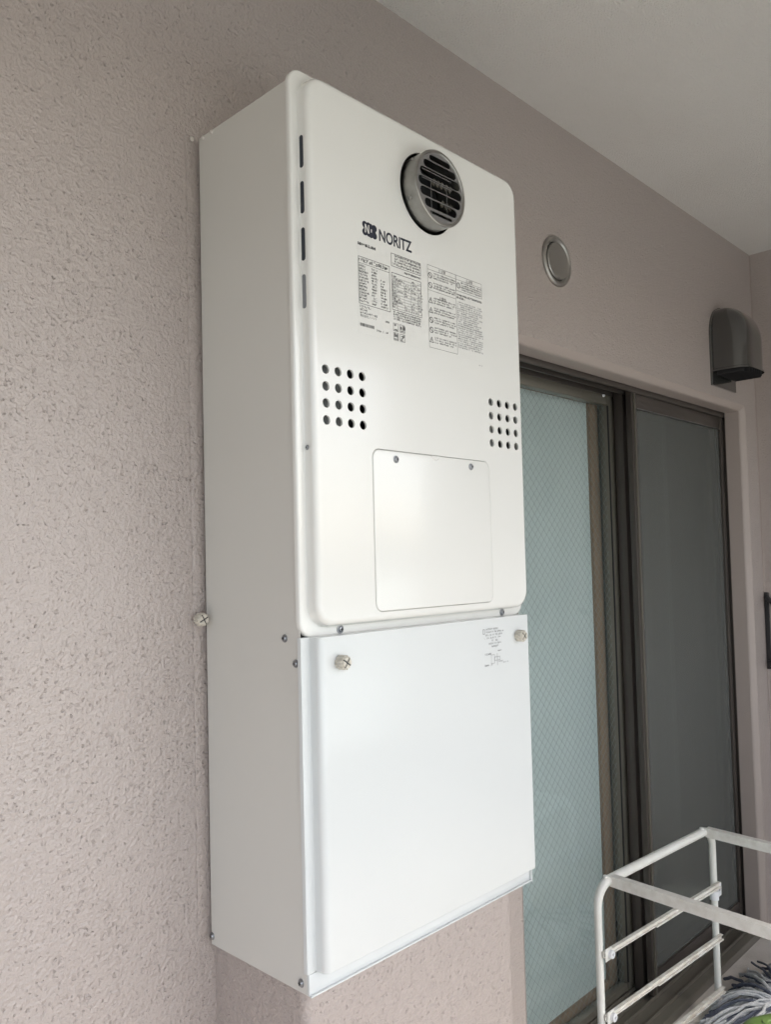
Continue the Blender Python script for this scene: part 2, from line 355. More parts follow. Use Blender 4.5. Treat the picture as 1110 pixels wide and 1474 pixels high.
# gathered sheet metal seen through the hole grids
for x0, x1 in ((0.024, 0.094), (0.382, 0.440)):
    b = MB(); b.add([(x0, YF + .007, .265), (x1, YF + .024, .265), (x1, YF + .024, .365), (x0, YF + .007, .365), (x0, YF + .010, .265), (x1, YF + .027, .265), (x1, YF + .027, .365), (x0, YF + .010, .365)],
          [(0, 1, 2, 3), (4, 7, 6, 5), (0, 4, 5, 1), (3, 2, 6, 7), (0, 3, 7, 4), (1, 5, 6, 2)])
    b.build('inner_duct', M_inner, WH, smooth=False)
# vent slots: dark plates on the step, slot shade put into their colour
for z0, z1, mt_ in ((0.6135, 0.6570, M_slot), (0.5525, 0.5955, M_slot), (0.4900, 0.5340, M_slot), (0.4270, 0.4720, M_slotg)):
    pr = [];
    for k in range(8): t = rad(180 * k / 7); pr.append((-.2277 + .0036 * math.cos(t), z1 - .0036 + .0036 * math.sin(t)))
    for k in range(8): t = rad(180 + 180 * k / 7); pr.append((-.2277 + .0036 * math.cos(t), z0 + .0036 + .0036 * math.sin(t)))
    v = MB(); v.loft([[(rx0 + .0012, y, z) for y, z in pr], [(rx0 - .00015, y, z) for y, z in pr]], True, True, True); v.build('vent_slot', mt_, front, smooth=False)
# access panel
b = MB(); o_ = 0.0014
def dl(o, y): return rrect(DX0 + o_ + o, DX1 - o_ - o, DZ0 + o_ + o, DZ1 - o_ - o, 0.0125 - o, y, 8)
ls = [dl(0.0, YF + 0.004), dl(0.0, YF + 0.0005), dl(0.0004, YF - 0.0004), dl(0.0012, YF - 0.0009), dl(0.0018, YF - 0.001)]
b.loft(ls, True, False, False)
NX, NZ = 0.2475, DZ1 - o_ - 0.0018
b.add(ls[-1], [tuple(range(len(ls[-1])))])
ap = b.build('access_panel', M_white, WH, angle=28)
b = MB(); pr = [(NX - .011, NZ + .0012), (NX - .008, NZ - .0022), (NX - .003, NZ - .0052), (NX + .003, NZ - .0052), (NX + .008, NZ - .0022), (NX + .011, NZ + .0012)]
b.loft([[(x, YF - .0012, z) for x, z in pr], [(x + (NX - x) * .12, YF - .0026, z + (NZ + .0012 - z) * .15) for x, z in pr]], True, False, True); b.build('finger_notch', M_white, ap, angle=20)

# screws (one shared mesh for each axis)
def screw_mesh(ax):
    s = MB(); s.lathe([(0.0052, 0.0), (0.0054, 0.0003), (0.0052, 0.0009), (0.0039, 0.0011), (0.0037, 0.0022), (0.0030, 0.0031), (0.0016, 0.0035), (0.0014, 0.0026), (0.0, 0.0024)], 18, ax=ax); return s
_scr = {}
def screw(parent, pos, ax='y', sc_=1.0):
    off = Vector((0, 0, 0)); q = parent
    while q is not None: off += q.location; q = q.parent
    if ax not in _scr:
        o = screw_mesh(ax).build('screw', M_screw, None); _scr[ax] = o
        c = MB()
        if ax == 'y': c.box(-.0004, .0004, -.0028, -.0036, -.0022, .0022); c.box(-.0022, .0022, -.0028, -.00355, -.0004, .0004)
        elif ax == 'x': c.box(-.0036, -.0028, -.0004, .0004, -.0022, .0022); c.box(-.00355, -.0028, -.0022, .0022, -.0004, .0004)
        cr = c.build('cross_recess', M_recess, None, smooth=False); cr.parent = o; o['_c'] = cr.name
    else:
        s0 = _scr[ax]; o = s0.copy(); COL.objects.link(o)
        cr = bpy.data.objects[s0['_c']].copy(); COL.objects.link(cr); cr.parent = o
    o.parent = parent; o.location = Vector(pos) - off; o.scale = (sc_,) * 3
    return o
for x, z in ((0.1615, 0.2395), (0.3318, 0.2403)): screw(ap, (x, YF - .001, z), sc_=1.0)
for x in (0.0655, 0.4285): screw(WH, (x, -0.2221, 0.0075), sc_=1.1)
for y, z in ((-.187, -.0008), (-.2085, -.0320), (-.0085, -.4335), (-.2065, -.4335)): screw(WH, (0.0, y, z), 'x', 1.0)
screw(front, (rx0 - .0001, -.2278, .2455), 'x', .62)

# --- exhaust outlet
exh = MB()
exh.lathe([(0.0535, -0.028), (0.0548, -0.028), (0.0560, 0.004), (0.0563, 0.0225), (0.0568, 0.0250), (0.0563, 0.0268), (0.0548, 0.0275), (0.0532, 0.0272), (0.0525, 0.0262), (0.0512, 0.0258)], 72, (EX, YF, EZ))
exo = exh.build('exhaust_outlet', M_steel, WH, angle=40)
g = MB(); yg = YF - 0.0259
outer = circ(EX, EZ, 0.0518, yg, 64); slots = []
def slot(cx, cz, hw, hh, y):
    hh = min(hh, hw); p = []
    for k in range(7): t = rad(-90 + 180 * k / 6); p.append((cx + hw - hh + hh * math.cos(t), y, cz + hh * math.sin(t)))
    for k in range(7): t = rad(90 + 180 * k / 6); p.append((cx - hw + hh + hh * math.cos(t), y, cz + hh * math.sin(t)))
    return p
rows = [(c, math.sqrt(.0500 ** 2 - (abs(c) + h * .75) ** 2) - .0005, h) for c, h in ((-.0415, .0022), (-.0290, .0064), (-.0140, .0066), (.0006, .0066), (.0152, .0066), (.0288, .0058), (.0405, .0044))]
for cz, hw, hh in rows: slots.append(slot(EX, EZ + cz, hw, hh, yg))
fill(g, outer, slots)
for h in slots: g.loft([h, [(p[0], yg + .0012, p[2]) for p in h]])
g.build('grille_plate', M_grille, exo, angle=30)
v = MB()
for cz in (.0225, .0093): v.box(EX - .034, EX + .034, yg + .006, yg + .0068, EZ + cz - .0006, EZ + cz + .0006)
for cx in (-.012, .024): v.box(EX + cx - .0005, EX + cx + .0005, yg + .008, yg + .0088, EZ - .038, EZ + .012)
v.build('grille_wire', M_grille, exo, smooth=False)
v = MB()
for k in range(5):
    x = EX - .006 + k * .0095
    for zc in (.016, -.012):
        if zc < 0 and k < 2: continue
        a = Vector((x, yg + .012, EZ + zc - .005)); d = Vector((.010, .003, .0115)); n_ = Vector((.0046, 0, -.0030))
        v.add([a, a + d, a + d + n_, a + n_, a + Vector((0, .002, 0)), a + d + Vector((0, .002, 0)), a + d + n_ + Vector((0, .002, 0)), a + n_ + Vector((0, .002, 0))],
              [(0, 1, 2, 3), (4, 7, 6, 5), (0, 4, 5, 1), (1, 5, 6, 2), (2, 6, 7, 3), (3, 7, 4, 0)])
v.build('inner_vane', M_vane, exo, smooth=False)
v = MB(); v.lathe([(0.0, 0), (0.053, 0)], 40, (EX, YF + 0.024, EZ)); v.build('dark_throat', M_black, exo, smooth=False)
v = MB(); v.lathe([(0.0, 0), (0.064, 0)], 48, (EX, YF + 0.0275, EZ)); v.build('dark_opening', M_black, WH, smooth=False)
for an in (140, 205, 320):
    rv = MB(); c = Vector((EX + .0558 * math.cos(rad(an)), YF - .010, EZ + .0558 * math.sin(rad(an)))); nn = Vector((math.cos(rad(an)), 0, math.sin(rad(an))))
    t1 = Vector((0, 1, 0)); t2 = nn.cross(t1)
    rv.loft([[tuple(c + nn * h + (t1 * math.cos(q) + t2 * math.sin(q)) * rr) for q in [2 * math.pi * k / 12 for k in range(12)]] for rr, h in ((.0034, -.0005), (.0032, .0012), (.0020, .0022), (.0001, .0026))]); rv.build('rivet', M_steel, exo)

# --- lower pipe cover
b = MB()
cx1 = 0.4745; z_t, z_b = 0.0012, -0.4185
prof = [(-.0014, -.2138), (-.0022, -.2150), (-.0022, -.2198), (-.0022, -.2212), (-.0008, -.2222), (.0090, -.2222), (.0104, -.2226), (.0112, -.2238), (.0116, -.2290)]
for k in range(0, 8): t = rad(90 * k / 7); prof.append((.0116 + .0095 * (1 - math.cos(t)), YF + .0095 * (1 - math.sin(t)) - .0008))
prof += [(.0225, YF - .0008), (cx1 - .0020, YF - .0008), (cx1 - .0012, YF - .0008), (cx1 - .0003, YF - .0004), (cx1, YF + .0006), (cx1, -.2125)]
def cl_(z, k=0.0, q=0.0): return [(x + (q if x > .006 and x < .1 else (-q if x > .1 else 0)), y + (k if y < -.2225 else 0), z) for x, y in prof]
b.loft([cl_(z_t), cl_(z_t - .0008), cl_(z_b + .003), cl_(z_b + .001, .0008, .0004), cl_(z_b, .0025, .001)], False)
b.add(cl_(z_t), [tuple(range(len(prof)))]); b.add(cl_(z_b, .0025, .001), [tuple(range(len(prof)))])
cov = b.build('pipe_cover', M_cover, WH, angle=28)
b = MB(); b.box(0.0, W, -.2178, -.2222, ZB, ZB + .0265, .0008); b.box(0.0, W, -.2222, -.2262, ZB - .0004, ZB + .0016, .0006); b.build('bottom_lip', M_cover, WH)
b = MB(); b.box(W - .0005, W + .0012, -.2185, -.2275, ZB - .001, ZB + .026, .0006); b.build('end_tab', M_cover, WH)
# knurled knobs
def knob_mb():
    s = MB(); n = 48; R0 = .0088
    def gl(rs, y): return [((R0 * rs + (.0007 if (k // 2) % 2 else -.0003) * (1 if rs > .95 else .3)) * math.cos(2 * math.pi * k / n), -y, (R0 * rs + (.0007 if (k // 2) % 2 else -.0003) * (1 if rs > .95 else .3)) * math.sin(2 * math.pi * k / n)) for k in range(n)]
    s.loft([gl(.85, 0), gl(1, .001), gl(1, .0125), gl(.88, .0140)], True, True, True)
    for q in range(4):
        a0 = rad(45 + 90 * q); c0 = Vector((math.cos(a0), 0, math.sin(a0))) * .0016
        lo = [tuple(c0 + Vector((0, -.0139, 0)))]; hi = [tuple(c0 + Vector((0, -.0153, 0)))]
        for k in range(7):
            t = a0 + rad(-36 + 72 * k / 6); lo.append((.0076 * math.cos(t), -.0139, .0076 * math.sin(t))); hi.append((.0070 * math.cos(t), -.0153, .0070 * math.sin(t)))
        s.loft([lo, hi], True, False, True)
    return s
k0 = None
for i, (x, y, z, rot) in enumerate(((0.0455, YF - .0008, -0.0325, .6), (0.4430, YF - .0008, -0.0315, .8), (-0.0145, -0.008, 0.0195, 1.1))):
    if k0 is None: k0 = knob_mb().build('knob', M_knob, None, angle=25); o = k0
    else: o = k0.copy(); COL.objects.link(o)
    o.parent = WH
    o.location = Vector((x, y, z)) - WH.location; o.rotation_euler = (0, rot, 0)
    g_ = MB(); g_.box(-.0075, .0075, -.0138, -.01415, -.0008, .0008); g_.box(-.0008, .0008, -.0138, -.0142, -.0075, .0075)
    go = g_.build('cross_groove', M_recess, None, smooth=False); go.parent = o; go.rotation_euler = (0, 0, 0)
# dabs of caulk at the top rear corner
for y, z, r0 in ((-.018, .7310, .0032), (-.040, .7312, .0034), (.0, 0, 0)):
    if not r0: continue
    c = MB(); c.lathe([(r0, -.0005), (r0 * .9, .0014), (r0 * .55, .0026), (0.0001, .0030)], 10, (0, y, z), 'x'); c.build('caulk_dab', M_caulk, WH)
c = MB(); c.lathe([(.0036, -.0005), (.0032, .0010), (.0020, .0018), (0.0001, .0020)], 10, (-.010, -.003, .7315)); c.build('caulk_dab', M_caulk, WH)

# --- printing
INK = YF - 0.0002
def quad(mb, x0, x1, z0, z1, y): mb.add([(x0, y, z0), (x1, y, z0), (x1, y, z1), (x0, y, z1)], [(0, 1, 2, 3)])
def outline(mb, x0, x1, z0, z1, y, t=.0004):
    quad(mb, x0, x1, z1 - t, z1, y); quad(mb, x0, x1, z0, z0 + t, y); quad(mb, x0, x0 + t, z0 + t, z1 - t, y); quad(mb, x1 - t, x1, z0 + t, z1 - t, y)
def chars(mb, x0, x1, z, h, y, dens=.9):
    """small unreadable characters: a few strokes each"""
    x = x0
    while x < x1 - h * .4:
        wd = h * random.uniform(.62, .95)
        if random.random() < dens:
            t_ = h * .17
            for lv in (0, .29, .58, .87):
                if random.random() < .62: a_ = random.uniform(0, .3) * wd; quad(mb, x + a_, max(min(x + wd * random.uniform(.75, 1), x1), x + a_), z + lv * h, z + lv * h + t_, y)
            for lv in (.05, .45, .85):
                if random.random() < .5: quad(mb, x + lv * wd, x + lv * wd + t_, z + h * random.uniform(0, .3), z + h * random.uniform(.7, 1), y)
        x += wd * 1.16
def text(body, size, x, z, y, material, name, parent, offset=0.0, sx=1.0, align='LEFT'):
    c = bpy.data.curves.new('t', 'FONT'); c.body = body; c.size = size; c.offset = offset; c.align_x = align
    o = bpy.data.objects.new('t', c); COL.objects.link(o); bpy.context.view_layer.update()
    me = bpy.data.meshes.new_from_object(o.evaluated_get(bpy.context.evaluated_depsgraph_get()))
    bpy.data.objects.remove(o)
    me.transform(Matrix(((sx, 0, 0, x), (0, 0, -1, y), (0, 1, 0, z), (0, 0, 0, 1))))
    q = parent; off = Vector((0, 0, 0))
    while q is not None: off += q.location; q = q.parent
    me.transform(Matrix.Translation(-off)); me.materials.clear(); me.materials.append(material)
    r_ = bpy.data.objects.new(name, me); COL.objects.link(r_); r_.parent = parent; return r_
# brand lettering and emblem
text('NORITZ', .0232, .1385, .5480, INK, M_navy, 'brand_lettering', front, offset=.00060, sx=.80)
em = MB()
def disc(mb, cx, cz, r0, y): mb.add(circ(cx, cz, r0, y, 20), [tuple(range(20))])
for ex, ez in ((.1152, .5575), (.1265, .5568)):
    for dx, dz in ((-.0036, .0052), (.0036, .0052), (-.0036, -.0052), (.0036, -.0052)): disc(em, ex + dx, ez + dz, .0050, INK - .00002 * len(em.f))
    quad(em, ex - .006, ex + .006, ez - .0035, ez + .0035, INK - .00025)
em.build('emblem', M_navy, front, smooth=False, fixn=False)
en = MB()
quad(en, .1110, .1128, .5515, .5635, INK - .0006); quad(en, .1176, .1194, .5515, .5635, INK - .0006)
en.add([(.1112, INK - .00062, .5635), (.1132, INK - .00062, .5635), (.1192, INK - .00062, .5515), (.1172, INK - .00062, .5515)], [(0, 1, 2, 3)])
quad(en, .1228, .1246, .5545, .5590, INK - .0006)
en.build('emblem_letter', M_white, front, smooth=False, fixn=False)
mo = MB(); chars(mo, .0968, .1335, .5310, .0042, INK, 1.0); chars(mo, .0968, .1335, .5312, .0040, INK - .00005, 1.0); mo.build('model_print', M_ink, front, smooth=False, fixn=False)
# film stickers
def sheet(name, x0, x1, z0, z1):
    s = MB(); s.box(x0, x1, YF - .00012, YF + .0003, z0, z1); return s.build(name, M_white, front, smooth=False)
st1 = sheet('rating_label', .0945, .2285, .4085, .5405); st2 = sheet('warning_label', .2400, .3760, .4120, .5415)
A = MB(); y_ = YF - .00035
outline(A, .0970, .1590, .4495, .5155, y_, .0006); quad(A, .0970, .1590, .5060, .5065, y_)
chars(A, .0980, .1570, .5085, .0048, y_, 1.0)
for k in range(13):
    z = .5015 - k * .0041
    chars(A, .0980, .0980 + random.uniform(.012, .019), z, .0028, y_, 1.0)
    chars(A, .1220, .1220 + random.uniform(.008, .013), z - .0002, .0027, y_, .95)
    if k > 2: chars(A, .1400, .1400 + random.uniform(.008, .014), z - .0002, .0027, y_, .95)
for k in range(4): chars(A, .0985, .0985 + (.02, .014, .034, .0)[k], .4445 - k * .0042, .0029, y_, 1.0)
chars(A, .1480, .1570, .4325, .003, y_)
# middle column
outline(A, .1628, .2262, .5175, .5365, y_, .0006)
for k in range(4): chars(A, .1700 if k < 3 else .1650, .2250, .5325 - k * .0042, .0028, y_, 1.0)
chars(A, .1900, .2255, .5120, .0030, y_, .9)
outline(A, .1628, .2262, .4545, .5085, y_, .0006)
for k in range(12): quad(A, .1628, .2262, .5015 - k * .0040, .5018 - k * .0040, y_)
for k in range(4): quad(A, .1745 + k * .0144, .1748 + k * .0144, .4545, .5015, y_)
for k in range(12): chars(A, .1640, .1735, .5022 - k * .0040, .0025, y_, .9); [chars(A, .1755 + q * .0144, .1755 + q * .0144 + random.uniform(.005, .012), .5022 - k * .0040, .0022, y_, .8) for q in range(4) if random.random() < .8]
for k in range(4): chars(A, .1650, .2240, .4505 - k * .0034, .0024, y_, .95)
for i in range(2):
    for j in range(2):
        x, z = .1640 + i * .0135, .4275 - j * .0135; outline(A, x, x + .0105, z - .0035, z + .0080, y_, .0005)
        chars(A, x + .0012, x + .0095, z + .0005, .006, y_, 1.0); chars(A, x + .0012, x + .0095, z - .0025, .0022, y_, 1.0)
for k in range(26): quad(A, .0985 + k * .00105, .0985 + k * .00105 + random.choice((.0004, .0007)), .4185, .4230, y_)
chars(A, .1300, .1560, .4165, .0026, y_, .8)
A.build('printed_table', M_ink, st1, smooth=False, fixn=False)
Bp = MB()
outline(Bp, .2418, .3085, .4140, .5395, y_, .00045); outline(Bp, .3085, .3745, .5150, .5395, y_, .00045); quad(Bp, .2418, .3745, .5325, .5329, y_)
zz = .5275
for k, icon in enumerate(('n', 'n', 'h', 't', 't', 'n', 'n', 't')):
    if icon == 'h': quad(Bp, .2418, .3085, zz + .0035, zz + .0039, y_); zz -= .0080; continue
    cx_, cz_ = .2475, zz - .0035
    if icon == 'n':
        c1, c2 = circ(cx_, cz_, .0046, y_, 20), circ(cx_, cz_, .0037, y_, 20); Bp.loft([c1, c2])
        Bp.add([(cx_ - .0032, y_, cz_ + .0024), (cx_ - .0024, y_, cz_ + .0032), (cx_ + .0032, y_, cz_ - .0024), (cx_ + .0024, y_, cz_ - .0032)], [(0, 1, 2, 3)])
    else:
        t1 = [(cx_, y_, cz_ + .005), (cx_ - .005, y_, cz_ - .004), (cx_ + .005, y_, cz_ - .004)]; t2 = [(cx_, y_, cz_ + .0034), (cx_ - .0036, y_, cz_ - .0032), (cx_ + .0036, y_, cz_ - .0032)]
        Bp.loft([t1, t2]); quad(Bp, cx_ - .0004, cx_ + .0004, cz_ - .002, cz_ + .0015, y_)
    for q in range(3): chars(Bp, .2545, .3065 - random.uniform(0, .012) * (q == 2), zz - q * .0036, .0022, y_, .9)
    zz -= .0150
c1, c2 = circ(.3150, .5240, .0046, y_, 20), circ(.3150, .5240, .0037, y_, 20); Bp.loft([c1, c2]); quad(Bp, .3146, .3154, .5208, .5272, y_)
for q in range(4): chars(Bp, .3215, .3730, .5285 - q * .0036, .0022, y_, .95)
for q in range(2): chars(Bp, .3100, .3735 - .045 * q, .5075 - q * .0046, .0032, y_, 1.0)
Bp.build('printed_warnings', M_ink, st2, smooth=False, fixn=False)
Bq = MB()
for q in range(22): chars(Bq, .3105, .3740 - (random.uniform(0, .03) if random.random() < .3 else 0), .4965 - q * .0034, .0021, y_, .85)
chars(Bq, .3620, .3740, .4045, .0024, INK, .7)
Bq.build('printed_notes', M_inkg, st2, smooth=False, fixn=False)
text('⚠注意', .0056, .2660, .5338, y_ - .00005, M_ink, 'heading', st2); text('⚠注意', .0056, .3330, .5338, y_ - .00005, M_ink, 'heading', st2)
text('⚠警告', .0056, .2660, .4912, y_ - .00005, M_ink, 'heading', st2); text('株式会社ノーリツ', .0040, .0985, .4318, y_ - .00005, M_ink, 'maker_line', st1)
# printing on the pipe cover
Cp = MB(); yc = YF - .00105
outline(Cp, .3500, .3550, -.0225, -.0145, yc, .0009)
for q, (a, c_) in enumerate(((.3580, .3900), (.3580, .4050), (.3560, .4010), (.3520, .3960), (.3720, .3880), (.3590, .3980), (.3720, .3900))): chars(Cp, a, c_, -.0165 - q * .0046, .0026, yc, .85)
quad(Cp, .3856, .3864, -.0740, -.0545, yc); outline(Cp, .3790, .3935, -.0660, -.0600, yc, .0006); outline(Cp, .3700, .3790, -.0700, -.0560, yc, .0005)
chars(Cp, .3540, .3720, -.0560, .0030, yc, .9); chars(Cp, .3530, .3720, -.0730, .0030, yc, .9); chars(Cp, .3880, .3980, -.0520, .0022, yc, .8); chars(Cp, .3900, .4000, -.0690, .0022, yc, .8); chars(Cp, .4020, .4150, -.0715, .0020, yc, .8)
Cp.build('printed_diagram', M_inkg, cov, smooth=False, fixn=False)

# ================================================================== sliding window
WN = thing('sliding_window', 'dark bronze sliding glass door with wired glass and an insect screen', 'window', ((XO0 + XO1) / 2, 0.1, ZF))
fx_0, fx_1, fzt = XO0 + CH + .001, XO1 - CH - .001 + .012, ZO - CH + .012
ix0, ix1 = XO0 + .030, XO1 - .004
b = MB()
zt = ZO + .012
b.box(XO0 + .010, XO1 + .014, .065, .178, zt - .028, zt, .002)               # head
b.box(XO0 + .012, XO1 + .012, .0655, .070, zt - .046, zt - .027, .001); b.box(XO0 + .012, XO1 + .012, .098, .103, zt - .046, zt - .027, .001); b.box(XO0 + .012, XO1 + .012, .135, .140, zt - .046, zt - .027, .001)
b.box(XO0 + .008, XO0 + .034, .065, .178, ZF, zt - .0285, .002)
b.build('window_frame', M_bronze, WN)
b = MB(); b.box(XO1 - .008, XO1 + .016, .065, .178, ZF + .002, zt - .0285, .002); b.box(XO1 - .020, XO1 - .0085, .092, .097, ZF + .002, zt - .029, .001); b.build('right_jamb', M_bronze, WN)
b = MB(); b.box(XO0 + .002, XO1 - .002, .005, .178, ZF + .0005, ZF + .026, .002)
for y in (.030, .072, .100, .138): b.box(XO0 + .034, XO1 - .009, y, y + .004, ZF + .0262, ZF + .036, .001)
b.build('sill_track', M_bronze2, WN)
def sash(name, x0, x1, y, top, bot, sl_, sr_, rt_, rb_, dep, mat_, glass, gname, gmat):
    p_ = MB(); p_.box(x0, x0 + sl_, y, y + dep, bot, top, .002); L_ = p_.build(name, mat_, WN)
    p_ = MB(); p_.box(x1 - sr_, x1, y, y + dep, bot, top, .002); p_.build('stile', mat_, L_)
    p_ = MB(); p_.box(x0 + sl_ + .0002, x1 - sr_ - .0002, y + .001, y + dep - .001, top - rt_, top, .002); p_.build('top_rail', mat_, L_)
    p_ = MB(); p_.box(x0 + sl_ + .0002, x1 - sr_ - .0002, y + .001, y + dep - .001, bot, bot + rb_, .002); p_.build('bottom_rail', mat_, L_)
    p_ = MB(); p_.box(x0 + sl_ - .003, x1 - sr_ + .003, y + dep * .5 - glass / 2, y + dep * .5 + glass / 2, bot + rb_ - .003, top - rt_ + .003); p_.build(gname, gmat, L_, smooth=False)
    # light gasket line round the pane
    return L_
# insect screen, outermost, on the right
scr = sash('screen_frame', 1.487, XO1 - .022, .071, zt - .030, ZF + .037, .030, .020, .058, .060, .018, M_bronze, .0006, 'screen_mesh', M_screen)
b = MB(); b.box(1.522, XO1 - .045, .0705, .0735, zt - .0895, zt - .0865, .0008); b.build('bead', M_grille, scr)
b = MB(); b.box(1.497, 1.502, .0665, .0712, ZF + .04, zt - .032, .001); b.build('pull_rib', M_bronze2, scr)
# right-hand glass sash behind the screen
rs_ = sash('right_sash', 1.4955, XO1 - .009, .104, zt - .030, ZF + .037, .045, .045, .045, .07, .028, M_bronze, .005, 'pane', M_glassd)
# left-hand wired glass sash
ls_ = sash('left_sash', XO0 + .036, 1.530, .1405, zt - .030, ZF + .037, .045, .056, .042, .020, .028, M_bronze2, .005, 'pane', M_glass)
b = MB(); b.box(1.515, 1.519, .1345, .1404, ZF + .04, zt - .033, .0015); b.build('draught_strip', M_grille, ls_)
b = MB(); b.box(1.4735, 1.4775, .1385, .1430, ZF + .06, zt - .075, .001); b.build('glass_gasket', M_rubber, ls_)
b = MB(); b.lathe([(.005, 0), (.0045, .004), (.0001, .0048)], 14, (1.452, .1404, zt - .048)); b.build('rail_plug', M_plastic, ls_)
# wires in the wired glass
gx0, gx1, gz0, gz1, gy = XO0 + .082, 1.4735, ZF + .058, zt - .073, .1515
wm = MB(); pitch = .0265; wr = .00042
def clipline(x, z, dx, dz):
    ts = []
    t0, t1 = -1e9, 1e9
    for p0, d, lo, hi in ((x, dx, gx0, gx1), (z, dz, gz0, gz1)):
        a_, b_ = (lo - p0) / d, (hi - p0) / d
        t0 = max(t0, min(a_, b_)); t1 = min(t1, max(a_, b_))
    return (t0, t1) if t1 > t0 + .002 else None
for sg in (1, -1):
    k = -90
    while k < 120:
        x = gx0 + k * pitch; tt = clipline(x, gz0, sg * .7071, .7071); k += 1
        if not tt: continue
        a = Vector((x + sg * .7071 * tt[0], gy, gz0 + .7071 * tt[0])); c = Vector((x + sg * .7071 * tt[1], gy, gz0 + .7071 * tt[1]))
        wm.tube([a, c], wr, 4, False)
wmo = wm.build('wire_mesh', M_wire, ls_, smooth=False, fixn=False); tag(wmo, kind='stuff')
# brown inner window frame and pale panel behind the wired glass
INF = thing('inner_window', 'brown inner window frame with pale blue panel behind the wired glass', 'window', (1.15, .19, ZF))
b = MB(); b.box(1.432, 1.481, .1760, .200, ZF + .01, ZO - .012, .003); b.build('stile', M_browni, INF)
b = MB(); b.box(.70, 1.4315, .1765, .200, ZO - .055, ZO - .0125, .003); b.build('top_rail', M_browni, INF)
b = MB(); b.box(.70, 1.4315, .1765, .200, ZF - .01, ZF + .072, .003); b.build('bottom_rail', M_browni, INF)
b = MB(); b.box(.70, 1.4325, .186, .190, ZF + .071, ZO - .054); b.build('pale_panel', M_aqua, INF, smooth=False)
# dark curtain in the room behind the screen
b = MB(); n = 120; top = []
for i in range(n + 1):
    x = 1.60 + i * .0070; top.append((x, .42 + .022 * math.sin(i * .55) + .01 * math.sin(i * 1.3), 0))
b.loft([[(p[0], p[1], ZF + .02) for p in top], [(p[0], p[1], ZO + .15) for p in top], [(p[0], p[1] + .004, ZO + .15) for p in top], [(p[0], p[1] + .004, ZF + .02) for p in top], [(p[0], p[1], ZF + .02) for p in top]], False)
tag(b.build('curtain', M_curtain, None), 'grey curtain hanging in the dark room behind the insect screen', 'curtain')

# ================================================================== wall fittings
VC = thing('wall_vent_cover', 'flat round metal vent cap on the wall above the window', 'vent cap', (.993, 0, .800))
b = MB(); b.lathe([(.0605, -.0008), (.0605, .0035), (.0590, .0060), (.0560, .0078), (.0525, .0080), (.0500, .0066), (.0480, .0042), (.0465, .0036), (.0462, -.0004)], 56, (.993, 0, .800)); b.build('rim', M_cap, VC)
b = MB(); b.lathe([(.0445, -.0006), (.0445, .0060), (.0430, .0076), (.0395, .0080), (.0375, .0072), (.0355, .0070), (.0001, .0070)], 56, (.993, 0, .800)); b.build('disc', M_cap, VC)
b = MB(); b.lathe([(.0001, .001), (.0464, .001)], 40, (.993, 0, .800)); b.build('gap', M_black, VC, smooth=False)
b = MB(); b.box(.987, .999, -.0062, -.0095, .7575, .7625, .001); b.build('latch', M_cap, VC)

VH = thing('vent_hood', 'dark bronze domed vent hood with slatted underside near the corner', 'vent hood', (1.98, 0, .66))
HX, HA, HD, HZ0, HZ1 = 1.982, .088, .106, .672, .884
b = MB(); loops = []; n = 40
for k in range(18):
    f = k / 17
    if k < 4: z = HZ0 + (0, .006, .008, .06)[k]; s_d = s_a = (1.035, 1.035, 1.0, 1.0)[k]
    else:
        u = (k - 4) / 13; th = u * math.pi / 2; z = .775 + (HZ1 - .775) * math.sin(th); s_d = max(math.cos(th), .02) ** .8; s_a = max(math.cos(th), .02) ** .5
    l = []
    for i in range(n + 1):
        t = math.pi * i / n; c, s1 = math.cos(t), math.sin(t); e = 2 / 4.4
        l.append((HX - HA * s_a * math.copysign(abs(c) ** e, c), -.006 - HD * s_d * abs(s1) ** e, z))
    loops.append(l)
b.loft(loops, False); b.add(loops[-1], [tuple(range(n + 1))])
hood = b.build('hood_shell', M_hood, VH, angle=50)
b = MB(); prof = []
for i in range(25):
    t = math.pi * i / 24; prof.append((HX + .097 * math.cos(t), .79 + .103 * math.sin(t)))
prof = [(HX + .097, .628), *prof, (HX - .097, .628)]
b.loft([[(x, 0.0008, z) for x, z in prof], [(x, -.005, z) for x, z in prof], [(x - (x - HX) * .02, -.0065, z) for x, z in prof]], True, False, True); b.build('back_plate', M_hood, VH, angle=30)
for i in range(9):
    x = HX - .072 + i * .018; s = MB(); yl = -.006 - HD * (max(1 - (abs(x - HX) / HA) ** 4.4, 0)) ** (1 / 4.4) + .004; s.box(x - .0012, x + .0012, -.012, yl, HZ0 - .011, HZ0 + .010, .0005, 1); s.build('slat', M_blackmetal, VH)
b = MB(); b.box(HX - HA * .8, HX + HA * .8, -.008, -.085, HZ0 + .018, HZ0 + .020); b.build('inner_baffle', M_black, VH, smooth=False)

BR = thing('pole_bracket', 'black metal clothes pole bracket fixed on the end wall by the corner', 'bracket', (XC, -.05, -.4))
b = MB(); b.box(XC - .006, XC + .001, -.0005, -.016, -.31, -.045, .002); b.build('wall_plate', M_blackmetal, BR)
b = MB(); b.tube([(XC - .012, -.012, -.29), (XC - .012, -.20, -.22), (XC - .012, -.42, -.12)], .011, 10); b.build('arm', M_blackmetal, BR)
b = MB(); b.tube([(XC - .012, -.010, -.060), (XC - .012, -.07, -.12), (XC - .012, -.17, -.215)], .008, 10); b.build('stay', M_blackmetal, BR)

